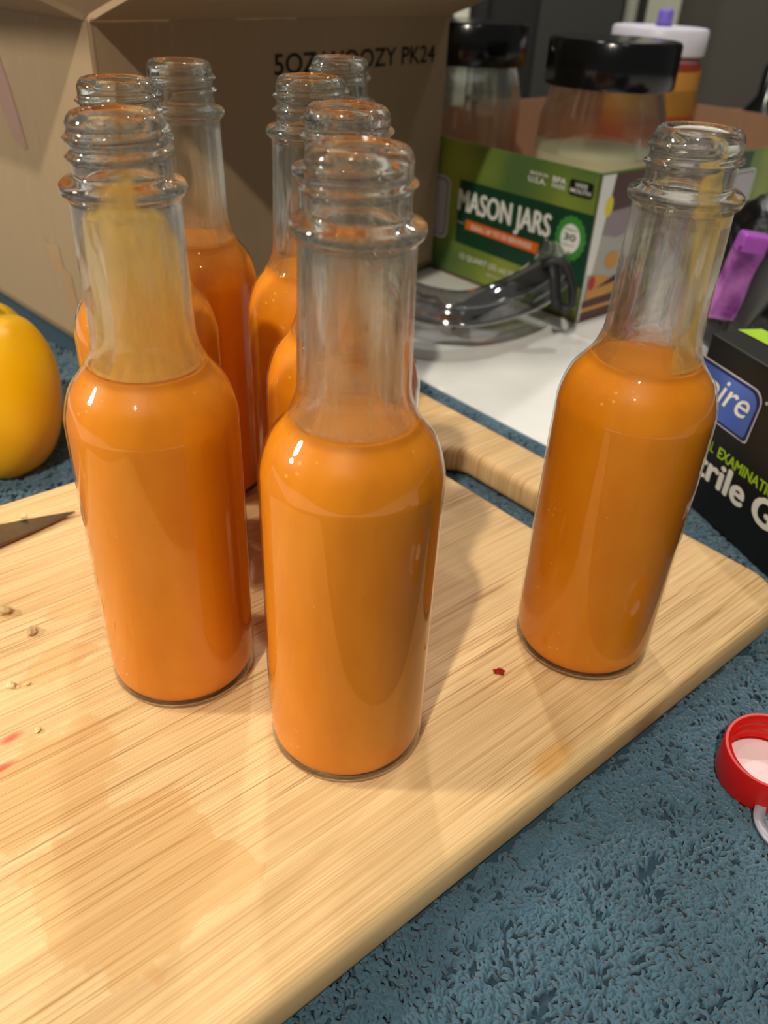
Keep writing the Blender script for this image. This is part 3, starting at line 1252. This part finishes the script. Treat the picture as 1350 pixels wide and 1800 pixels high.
decal('seal', poly_mesh(ellipse(-0.0178, 0.0390, 0.0140, 0.0160, 72, 0.05, 18)), M_gs, tray, fT2)
decal('seal', poly_mesh(ellipse(-0.0178, 0.0390, 0.0090, 0.0105, 40)), M_wp, tray, fT3)
fT4 = face_matrix(V3(TC, 0), -TF, 0.0010)
decal('seal_text', text_mesh('30', -0.0235, 0.0375, 0.011, 0.0050, bold=0.02), M_dg, tray, fT4)
decal('seal_text', text_mesh('PREMIUM', -0.0235, 0.0445, 0.011, 0.0016), M_dg, tray, fT4)
decal('seal_text', text_mesh('QUALITY', -0.0235, 0.0335, 0.011, 0.0016), M_dg, tray, fT4)
decal('made_text', text_mesh('MADE IN', -0.0640, 0.0760, 0.0170, 0.0024, bold=0.01), M_wp, tray, fT2)
decal('made_text', text_mesh('U.S.A.', -0.0650, 0.0706, 0.0170, 0.0042, bold=0.02), M_wp, tray, fT2)
decal('free_text', text_mesh('BPA', -0.0420, 0.0745, 0.0125, 0.0040, bold=0.02), M_wp, tray, fT2)
decal('free_text', text_mesh('FREE', -0.0420, 0.0705, 0.0125, 0.0030, bold=0.01), M_wp, tray, fT2)
decal('mouth_badge', poly_mesh(rrect(-0.0262, 0.0690, -0.0048, 0.0795, 0.002)), M_bk, tray, fT2)
decal('mouth_text', text_mesh('WIDE', -0.0210, 0.0748, 0.0110, 0.0030, bold=0.01), M_wp, tray, fT3)
decal('mouth_text', text_mesh('MOUTH', -0.0245, 0.0708, 0.0180, 0.0030, bold=0.01), M_wp, tray, fT3)
decal('quantity_text', text_mesh('12 QUART (32 oz) JARS', -0.1290, -0.0045, 0.070, 0.0058, bold=0.006), M_wp, tray, fT2)
decal('volume_text', text_mesh('(946 mL) EACH', -0.0960, -0.0100, 0.024, 0.0024), M_wp, tray, fT2)


def handhole(prefix, cx, cz, w, h, fa, fb, fc):
    decal('hole_outline', poly_mesh(rrect(cx - w, cz - h, cx + w, cz + h, 0.007)), M_wp, tray, fa)
    decal('hole_outline', poly_mesh(rrect(cx - w + .0014, cz - h + .0014, cx + w - .0014, cz + h - .0014, 0.006)), M_dg, tray, fb)
    decal('hole_outline', poly_mesh(rrect(cx - w + .0026, cz - h + .0026, cx + w - .0026, cz + h - .0026, 0.005)), M_grey, tray, fc)


handhole('f', -0.1710, 0.033, 0.024, 0.025, fT2, fT3, fT4)
# side with the food photograph
fS = [face_matrix(V3(TC, 0), TR, 0.0004 + 0.0002 * i) for i in range(6)]
M_mv = plain('mauve_print', S((150, 132, 138)), 0.35)
M_br = plain('plum_brown_print', S((74, 36, 34)), 0.35)
M_yl = plain('yellow_print', S((232, 214, 40)), 0.35)
M_am = plain('amber_print', S((206, 146, 62)), 0.35)
M_sg = plain('sage_print', S((176, 174, 164)), 0.35)
M_rd = plain('red_print', S((186, 36, 30)), 0.35)
M_kk = plain('near_black_print', S((34, 22, 16)), 0.35)
ph = [('photo_background', [(0.0, -0.0195), (0.170, -0.0195), (0.170, 0.086), (0.0, 0.086)], M_mv, 0),
      ('photo_margin', [(0.0005, -0.0190), (0.004, -0.0190), (0.016, 0.086), (0.0005, 0.086)], M_wp, 2),
      ('photo_shape', [(0.004, 0.086), (0.07, 0.086), (0.06, 0.062), (0.02, 0.060)], M_br, 1),
      ('photo_shape', ellipse(0.0135, 0.0640, 0.0045, 0.0075), M_yl, 3),
      ('photo_shape', [(0.006, 0.006), (0.050, 0.012), (0.09, 0.03), (0.09, 0.050), (0.030, 0.040), (0.008, 0.045)], M_sg, 1),
      ('photo_shape', ellipse(0.030, 0.0235, 0.0085, 0.0065), M_am, 3),
      ('photo_shape', [(0.002, -0.004), (0.15, 0.000), (0.15, 0.012), (0.05, 0.006), (0.012, 0.015), (0.002, 0.016)], M_am, 2),
      ('photo_shape', ellipse(0.0095, 0.0090, 0.0040, 0.0055), M_rd, 4),
      ('photo_shape', [(0.016, 0.004), (0.15, 0.014), (0.15, 0.024), (0.035, 0.010)], M_kk, 3),
      ('photo_shape', [(0.002, -0.0095), (0.16, -0.010), (0.16, 0.000), (0.015, -0.0035), (0.002, -0.004)], M_br, 3),
      ('photo_shape', [(0.002, -0.0125), (0.16, -0.012), (0.16, -0.0095), (0.002, -0.0095)], M_am, 4),
      ('photo_shape', [(0.002, -0.0195), (0.16, -0.0195), (0.16, -0.0125), (0.002, -0.0130)], M_br, 3)]
for nm, pts, mt, lv in ph:
    decal(nm, poly_mesh(pts), mt, tray, fS[lv])
decal('title_panel', poly_mesh([(0.172, 0.070), (0.203, 0.070), (0.205, 0.086), (0.172, 0.086)]), M_dg, tray, fS[1])
cx, cz, w, h = 0.194, 0.056, 0.022, 0.0165
decal('hole_outline', poly_mesh(rrect(cx - w, cz - h, cx + w, cz + h, 0.006)), M_wp, tray, fS[2])
decal('hole_outline', poly_mesh(rrect(cx - w + .0014, cz - h + .0014, cx + w - .0014, cz + h - .0014, 0.005)), M_dg, tray, fS[3])
decal('hole_outline', poly_mesh(rrect(cx - w + .0026, cz - h + .0026, cx + w - .0026, cz + h - .0026, 0.004)), M_grey, tray, fS[4])


# ------------------------------------------------------------------ jars
def jar_glass(H=0.150):
    s = H / 0.150
    o_ = [(0.0, 0.002), (0.034, 0.0015), (0.040, 0.0), (0.0450, 0.002), (0.0475, 0.007), (0.0482, 0.015), (0.0482, 0.06 * s), (0.0482, 0.108 * s), (0.0472, 0.118 * s), (0.0440, 0.128 * s), (0.0418, 0.134 * s), (0.0405, 0.137 * s),
          (0.0425, 0.1385 * s), (0.0428, 0.1405 * s), (0.0405, 0.142 * s), (0.0400, 0.160 * s), (0.0385, 0.1605 * s), (0.0375, 0.160 * s), (0.0375, 0.140 * s), (0.0395, 0.132 * s), (0.0435, 0.120 * s), (0.0452, 0.108 * s), (0.0452, 0.06 * s), (0.0452, 0.015), (0.043, 0.007), (0.030, 0.0055), (0.0, 0.006)]
    return lathe([o_[0]] + interp(o_[1:-1], 3) + [o_[-1]], 80)


def jar_lid(R, H, knurl=True):
    prof = [(0.0, H), (R - 0.004, H), (R - 0.0015, H - 0.0005), (R, H - 0.0025), (R, 0.0012), (R - 0.0006, 0.0), (R - 0.003, 0.0), (R - 0.003, H - 0.004), (0.0, H - 0.004)]

    def fn(r, z, t, k):
        return r + (0.00022 * math.cos(90 * t) if knurl and 2 < k < 6 else 0)
    return lathe(prof, 180, fn)


M_lid = NT('black_plastic')
M_lid.p(Base_Color=S((12, 14, 15)), Roughness=0.16, Specular_IOR_Level=0.5)
M_lid = M_lid.m
JB = TZ0 + 0.0035


def make_jar(x, y, lidtop, label, lidR=0.0478):
    H = lidtop - JB
    gh = (H - 0.0045) / 1.07
    j = empty('mason_jar', (x, y, JB), label, 'jar', 'mason jars with black lids')
    link('glass', jar_glass(gh), M_jar_glass, j, smooth=True)
    ld = link('lid', jar_lid(lidR, 0.0310), M_lid, j, smooth=True)
    ld.data.set_sharp_from_angle(angle=math.radians(40))
    ld.location = (0, 0, H - 0.0310)
    return j, gh


j1, gh = make_jar(0.1518, 0.6876, 0.1639, 'mason jar with black lid nearest the tray corner, pale contents in its lower half')
M_flour = plain('pale_cream_contents', S((226, 214, 176)), 0.8)
link('contents', lathe([(0.0, 0.0058), (0.030, 0.0052), (0.0433, 0.0068), (0.0456, 0.015), (0.0456, 0.104), (0.0440, 0.1065), (0.030, 0.108), (0.0, 0.107)], 64), M_flour, j1, smooth=True)
j2, _ = make_jar(0.0520, 0.7885, 0.1663, 'empty mason jar with black lid further left, half behind the cardboard carton')
# fermenting jar
FJ = Vector((0.2350, 0.8850, 0))
fj = empty('fermenting_jar', (FJ.x, FJ.y, JB), 'jar of amber pepper mash with white lid and purple knob behind the tray jars', 'jar')
Hf = 0.1653 - JB
link('glass', jar_glass((Hf - 0.012) / 1.07), M_jar_glass, fj, smooth=True)
M_rust = plain('rust_sauce', S((150, 56, 26)), 0.4)
M_wl = plain('white_plastic', S((226, 224, 238)), 0.4)
ld = link('lid', jar_lid(0.0440, 0.022, False), M_wl, fj, smooth=True)
ld.data.set_sharp_from_angle(angle=math.radians(40))
ld.location = (0, 0, Hf - 0.022)
M_pk = plain('purple_silicone', S((122, 100, 206)), 0.45)
kb = link('knob', lathe([(0.0, 0.024), (0.003, 0.0236), (0.0055, 0.0215), (0.0062, 0.018), (0.0062, 0.010), (0.0068, 0.0), (0.0, 0.0)], 32), M_pk, fj, smooth=True)
kb.location = (0.002, 0, Hf - 0.0005)
kb.scale = (1.1, 1.1, 0.62)
kb['label'] = 'purple silicone knob'
M_amb = plain('amber_brine', S((206, 146, 56)), 0.3)
M_mash = plain('orange_mash', S((206, 92, 30)), 0.6)
M_pink = plain('pink_foam', S((160, 110, 112)), 0.6)
link('brine', lathe([(0.0, 0.112), (0.0456, 0.112), (0.0445, 0.1485), (0.0, 0.1485)], 48), M_amb, fj, smooth=False)
link('mash', lathe([(0.0, 0.0058), (0.030, 0.0052), (0.0433, 0.0068), (0.0456, 0.015), (0.0456, 0.112), (0.0, 0.112)], 48), M_mash, fj)
link('red_layer', lathe([(0.0, 0.1485), (0.0440, 0.1485), (0.0420, 0.155), (0.0, 0.155)], 48), M_rust, fj)
link('foam', lathe([(0.0, 0.155), (0.0415, 0.155), (0.0395, 0.162), (0.0, 0.163)], 48), M_pink, fj)

# ------------------------------------------------------------------ safety goggles
M_clear = thin_clear('smoky_clear_plastic', (0.72, 0.73, 0.74, 1), refl=0.6, dens=0.22, dcol=(0.10, 0.10, 0.10, 1), rough=0.05, noise_amt=1)
M_strap = plain('black_rubber_strap', S((30, 31, 33)), 0.55)
gg = empty('safety_goggles', (0.07, 0.56, COUNTER_Z), 'clear plastic safety goggles with black strap lying on the white counter', 'goggles')
Gi = Vector((0.07, 0.56, COUNTER_Z))
front = [(-0.030, 0.585, 0.0), (-0.010, 0.553, 0.0), (0.018, 0.530, 0.0), (0.048, 0.524, 0.0), (0.078, 0.537, 0.002), (0.104, 0.562, 0.004), (0.121, 0.586, 0.009), (0.1285, 0.602, 0.014)]
fp = []
for i in range(len(front) - 1):
    P4 = [Vector(front[max(0, i - 1)]), Vector(front[i]), Vector(front[i + 1]), Vector(front[min(len(front) - 1, i + 2)])]
    for k in range(6):
        t = k / 6
        fp.append(0.5 * ((2 * P4[1]) + (-P4[0] + P4[2]) * t + (2 * P4[0] - 5 * P4[1] + 4 * P4[2] - P4[3]) * t * t + (-P4[0] + 3 * P4[1] - 3 * P4[2] + P4[3]) * t ** 3))
fp.append(Vector(front[-1]))
sec = [(0.0, 0.0), (0.0035, 0.002), (0.003, 0.007), (-0.001, 0.011), (0.001, 0.016), (-0.003, 0.020), (-0.003, 0.027), (-0.008, 0.031), (-0.010, 0.037), (-0.016, 0.041), (-0.022, 0.041)]
vs, fs = [], []
for i, p in enumerate(fp):
    a, b = fp[max(0, i - 1)], fp[min(len(fp) - 1, i + 1)]
    t = (b - a)
    t.z = 0
    t.normalize()
    outn = t.cross(Z)
    s = i / (len(fp) - 1)
    sc = 0.43 + 0.16 * max(0, (s - 0.5) / 0.5)
    for (o_, z) in sec:
        vs.append(p + outn * o_ + Z * (z * sc) - Gi)
ns_ = len(sec)
for i in range(len(fp) - 1):
    for k in range(ns_ - 1):
        fs.append((i * ns_ + k, (i + 1) * ns_ + k, (i + 1) * ns_ + k + 1, i * ns_ + k + 1))
me = mesh_from(vs, fs)
g = link('lens', me, M_clear, gg, smooth=True)
sm = g.modifiers.new('s', 'SOLIDIFY')
sm.thickness = 0.0012
for kz, ko in ((0.0012, 0.001), (0.0275, -0.003)):
    pth = []
    for i, p in enumerate(fp):
        a, b = fp[max(0, i - 1)], fp[min(len(fp) - 1, i + 1)]
        t = (b - a)
        t.z = 0
        t.normalize()
        s = i / (len(fp) - 1)
        sc = 0.43 + 0.16 * max(0, (s - 0.5) / 0.5)
        pth.append(p + t.cross(Z) * ko + Z * (kz * sc + 0.0008) - Gi)
    link('rim', tube(pth, 0.0014, 8), M_clear, gg, smooth=True)
# wavy nose and vent piece behind the lens
wav = []
for i in range(25):
    s = i / 24
    wav.append(Vector((0.012 + 0.052 * s, 0.598 - 0.020 * s, 0.020 + 0.003 * math.sin(s * 9))) - Vector((Gi.x, Gi.y, 0)))
vs, fs = [], []
for i, p in enumerate(wav):
    for k in range(4):
        vs.append(p + Vector((0.002 * k * math.sin(i), 0.010 * k - 0.014, 0.003 * math.sin(i * 0.9 + k) - 0.004 * k)))
for i in range(24):
    for k in range(3):
        fs.append((i * 4 + k, (i + 1) * 4 + k, (i + 1) * 4 + k + 1, i * 4 + k + 1))
g = link('nose_piece', mesh_from(vs, fs), M_clear, gg, smooth=True)
sm = g.modifiers.new('s', 'SOLIDIFY')
sm.thickness = 0.001


def onto(px, py, depth):
    d = fw + RT * ((px - 675) / FPX) - UP * ((py - 900) / FPX)
    return Vector((0, 0, CAMH)) + d * depth


# strap: runs from the clip down across the inside, and loops at the side
clip = onto(975, 468, 0.5668)
P1 = [onto(790, 562, 0.5715), onto(840, 538, 0.5715), onto(900, 505, 0.5668), onto(950, 478, 0.5640), onto(975, 466, 0.5611)]
link('strap', tube([p - Gi for p in P1], 0.003, 10, flat=(0.0022, 0.0085)), M_strap, gg, smooth=True)
P2 = [onto(952, 464, 0.5574), onto(972, 458, 0.5555), onto(990, 462, 0.5555), onto(1001, 480, 0.5574), onto(1007, 510, 0.5611), onto(1006, 535, 0.5649), onto(994, 545, 0.5668), onto(984, 536, 0.5668)]
link('strap', tube([p - Gi for p in P2], 0.0032, 10, flat=(0.0036, 0.0030)), M_strap, gg, smooth=True)
P3 = [onto(972, 462, 0.5564), onto(976, 490, 0.5592), onto(977, 520, 0.5631), onto(980, 543, 0.5658)]
link('buckle', tube([p - Gi for p in P3], 0.003, 10, flat=(0.0048, 0.0030)), M_strap, gg, smooth=True)

# ------------------------------------------------------------------ glove box
GP = Vector((0.1445, 0.354, 0))
GD = Vector((0.32, -0.95, 0)).normalized()
GB = Vector((-GD.y, GD.x, 0))           # into depth (to the right)
GZ0, GZ1 = -0.0152, 0.0675
M_gbox = NT('black_carton_print')
M_gbox.p(Base_Color=S((22, 22, 21)), Roughness=0.30, Specular_IOR_Level=0.5)
M_gbox = M_gbox.m
gb = empty('glove_box', (GP.x, GP.y, GZ0), 'black cardboard box of nitrile gloves at the right edge of the towel', 'box')
LG, DG = 0.225, 0.115
cz = (GZ0 + GZ1) / 2
rot = Matrix.Identity(3)
for i in range(3):
    rot[i][0], rot[i][1], rot[i][2] = GD[i], GB[i], Z[i]
ctr = GD * LG / 2 + GB * DG / 2
link('body', box_mesh(ctr.x, ctr.y, cz - GZ0, LG, DG, GZ1 - GZ0, 0.0012, rot), M_gbox, gb, smooth=False)
bpy.context.view_layer.update()
fG = [face_matrix(V3(GP, 0), GD, 0.0003 + 0.0002 * i) for i in range(4)]
mb = NT('blue_emblem')
cc = mb.n('ShaderNodeTexCoord').outputs['Object']
mb.p(Base_Color=mb.ramp(mb.noise(cc, 40, 1), [(0.3, S((62, 92, 178))), (0.7, S((86, 120, 204)))]), Roughness=0.3)
M_silver = plain('silver_print', S((196, 196, 206)), 0.3)
M_lime = plain('lime_print', S((158, 200, 30)), 0.4)
M_navy = plain('navy_print', S((34, 36, 92)), 0.3)


def emblem(g):
    # parallelogram badge with a generous round corner top right
    pts = []
    xl, xr, y0, y1 = -0.018 - g, 0.0415 + g, 0.0322 - g, 0.0560 + g
    for (cx_, cy_, r_, a0) in ((xr - 0.0035, y0 + 0.002, 0.002, -90), (xr - 0.006, y1 - 0.006, 0.006, 0), (xl + 0.002, y1 - 0.002, 0.002, 90), (xl + 0.006, y0 + 0.006, 0.006, 180)):
        for i in range(7):
            a = math.radians(a0 + 15 * i)
            pts.append((cx_ + r_ * math.cos(a), cy_ + r_ * math.sin(a)))
    return pts


decal('emblem_border', poly_mesh(emblem(0.0007)), M_silver, gb, fG[0])
decal('emblem_border', poly_mesh(emblem(0.0)), M_navy, gb, fG[1])
decal('emblem', poly_mesh(emblem(-0.0013)), mb.m, gb, fG[2])
decal('emblem_text', text_mesh('Inspire', -0.015, 0.0370, 0.0520, 0.0165, shear=0.35, bold=0.004), M_wp, gb, fG[3])
decal('emblem_dot', poly_mesh(ellipse(0.0445, 0.0535, 0.0008, 0.0008, 16)), M_silver, gb, fG[0])
decal('green_text', text_mesh('MEDICAL', 0.0015, 0.0176, 0.0218, 0.0052), M_lime, gb, fG[0])
decal('green_text', text_mesh('EXAMINATION', 0.0265, 0.0176, 0.0440, 0.0052, dup=0.0002), M_lime, gb, fG[0])
decal('white_text', text_mesh('Nit', 0.0040, 0.0036, 0.0180, 0.0128, dup=0.0006), M_wp, gb, fG[0])
decal('white_text', text_mesh('rile', 0.0236, 0.0036, 0.0258, 0.0128, dup=0.0007), M_wp, gb, fG[0])
decal('white_text', text_mesh('Gloves', 0.0560, 0.0036, 0.0560, 0.0128, dup=0.0008), M_wp, gb, fG[0])
# lime stripe printed on the top face
vv = []
for px, py in ((1297, 579), (1339, 578), (1375, 595), (1375, 619)):
    d = fw + RT * ((px - 675) / FPX) - UP * ((py - 900) / FPX)
    t = (GZ1 + 0.0003 - CAMH) / d.z
    vv.append(Vector((0, 0, CAMH)) + d * t)
o = link('lime_stripe', mesh_from([v - Vector((GP.x, GP.y, GZ0)) for v in vv], [(0, 1, 2, 3)]), M_lime, gb)

# ------------------------------------------------------------------ black pouch and purple clip at the right
M_pouch = NT('black_vinyl')
M_pouch.p(Base_Color=S((16, 17, 18)), Roughness=0.35, Specular_IOR_Level=0.5)
cc = M_pouch.obj()
M_pouch.bump(M_pouch.noise(cc, 40, 4, 0.6), 0.6, 0.004)
M_pouch = M_pouch.m


def crumple(sx, sy, sz, seed, f=16, amp=0.3, sub=5):
    bm = bmesh.new()
    bmesh.ops.create_icosphere(bm, subdivisions=sub, radius=1)
    for v in bm.verts:
        p = v.co.copy()
        n_ = mnoise.turbulence(p * 1.3 + Vector((seed, 0, seed)), 4, False)
        rr = 1 + amp * (n_ - 0.4)
        v.co = Vector((p.x * sx * rr, p.y * sy * rr, max(-0.85, p.z) * sz * rr))
    mz = min(v.co.z for v in bm.verts)
    for v in bm.verts:
        v.co.z -= mz
    return bm_mesh(bm)


po = link('vinyl_pouch', crumple(0.066, 0.045, 0.064, 2.0), M_pouch, smooth=True)
po.location = (0.262, 0.548, COUNTER_Z)
po.rotation_euler = (0, 0, 0.6)
tag(po, 'crumpled shiny black pouch behind the black glove box', 'pouch')
M_pur = NT('translucent_purple')
M_pur.p(Base_Color=M_pur.ramp(M_pur.noise(M_pur.obj(), 60, 3), [(0.35, S((120, 52, 130))), (0.65, S((206, 130, 214)))]), Roughness=0.25, Transmission_Weight=0.25)
a = onto(1322, 428, 0.47)
b = onto(1262, 556, 0.50)
dv = (b - a)
ln = dv.length
zax = dv.normalized()
xax = Vector((zax.z, 0, -zax.x)).normalized()
xax = (RT - zax * RT.dot(zax)).normalized()
yax = zax.cross(xax)
rot = Matrix.Identity(3)
for i in range(3):
    rot[i][0], rot[i][1], rot[i][2] = xax[i], yax[i], zax[i]
mid = (a + b) / 2
cl = empty('plastic_clip', (mid.x, mid.y, mid.z), 'translucent purple plastic clip leaning on the black pouch', 'clip')
link('body', box_mesh(0, 0, 0, 0.0175, 0.010, ln, 0.0012, rot), M_pur.m, cl)
M_pur2 = plain('purple_tip', S((170, 84, 190)), 0.3)
e = a - mid
link('tip', box_mesh(e.x, e.y, e.z, 0.0178, 0.0104, 0.012, 0.0022, rot), M_pur2, cl)
st_ = [onto(1385, 430, 0.467), onto(1362, 468, 0.468), onto(1335, 520, 0.474), onto(1310, 560, 0.482), onto(1290, 590, 0.488)]
sb = link('webbing_strap', tube(st_, 0.006, 10, flat=(0.0105, 0.0025)), plain('matte_black_webbing', S((26, 27, 28)), 0.6), smooth=True)
tag(sb, 'matte black strap running down beside the purple clip', 'strap')

# wooden shelf edge behind the tray and a black bottle cap at the far right
p = at_y(1300, 190, 1.05)
o = link('wooden_crate', box_mesh(0, 0, 0.0375, 0.34, 0.10, 0.075, 0.003), plain('brown_wood', S((120, 78, 46)), 0.6))
o.location = (p.x + 0.20, 1.24, COUNTER_Z)
o.rotation_euler = (0, 0, -0.12)
tag(o, 'brown wooden crate edge showing behind the jar tray at far right', 'crate')
q = at_y(1352, 112, 1.12)
o = link('dark_bottle', lathe([(0.0, 0.0), (0.030, 0.0), (0.032, 0.003), (0.032, 0.07), (0.026, 0.09), (0.012, 0.11), (0.011, q.z - COUNTER_Z - 0.004), (0.0095, q.z - COUNTER_Z), (0.0, q.z - COUNTER_Z)], 40), M_lid, smooth=True)
o.location = (q.x + 0.008, 1.12, COUNTER_Z)
tag(o, 'dark bottle neck just visible at the far right edge behind the crate', 'bottle')
print('SCRIPT OK')
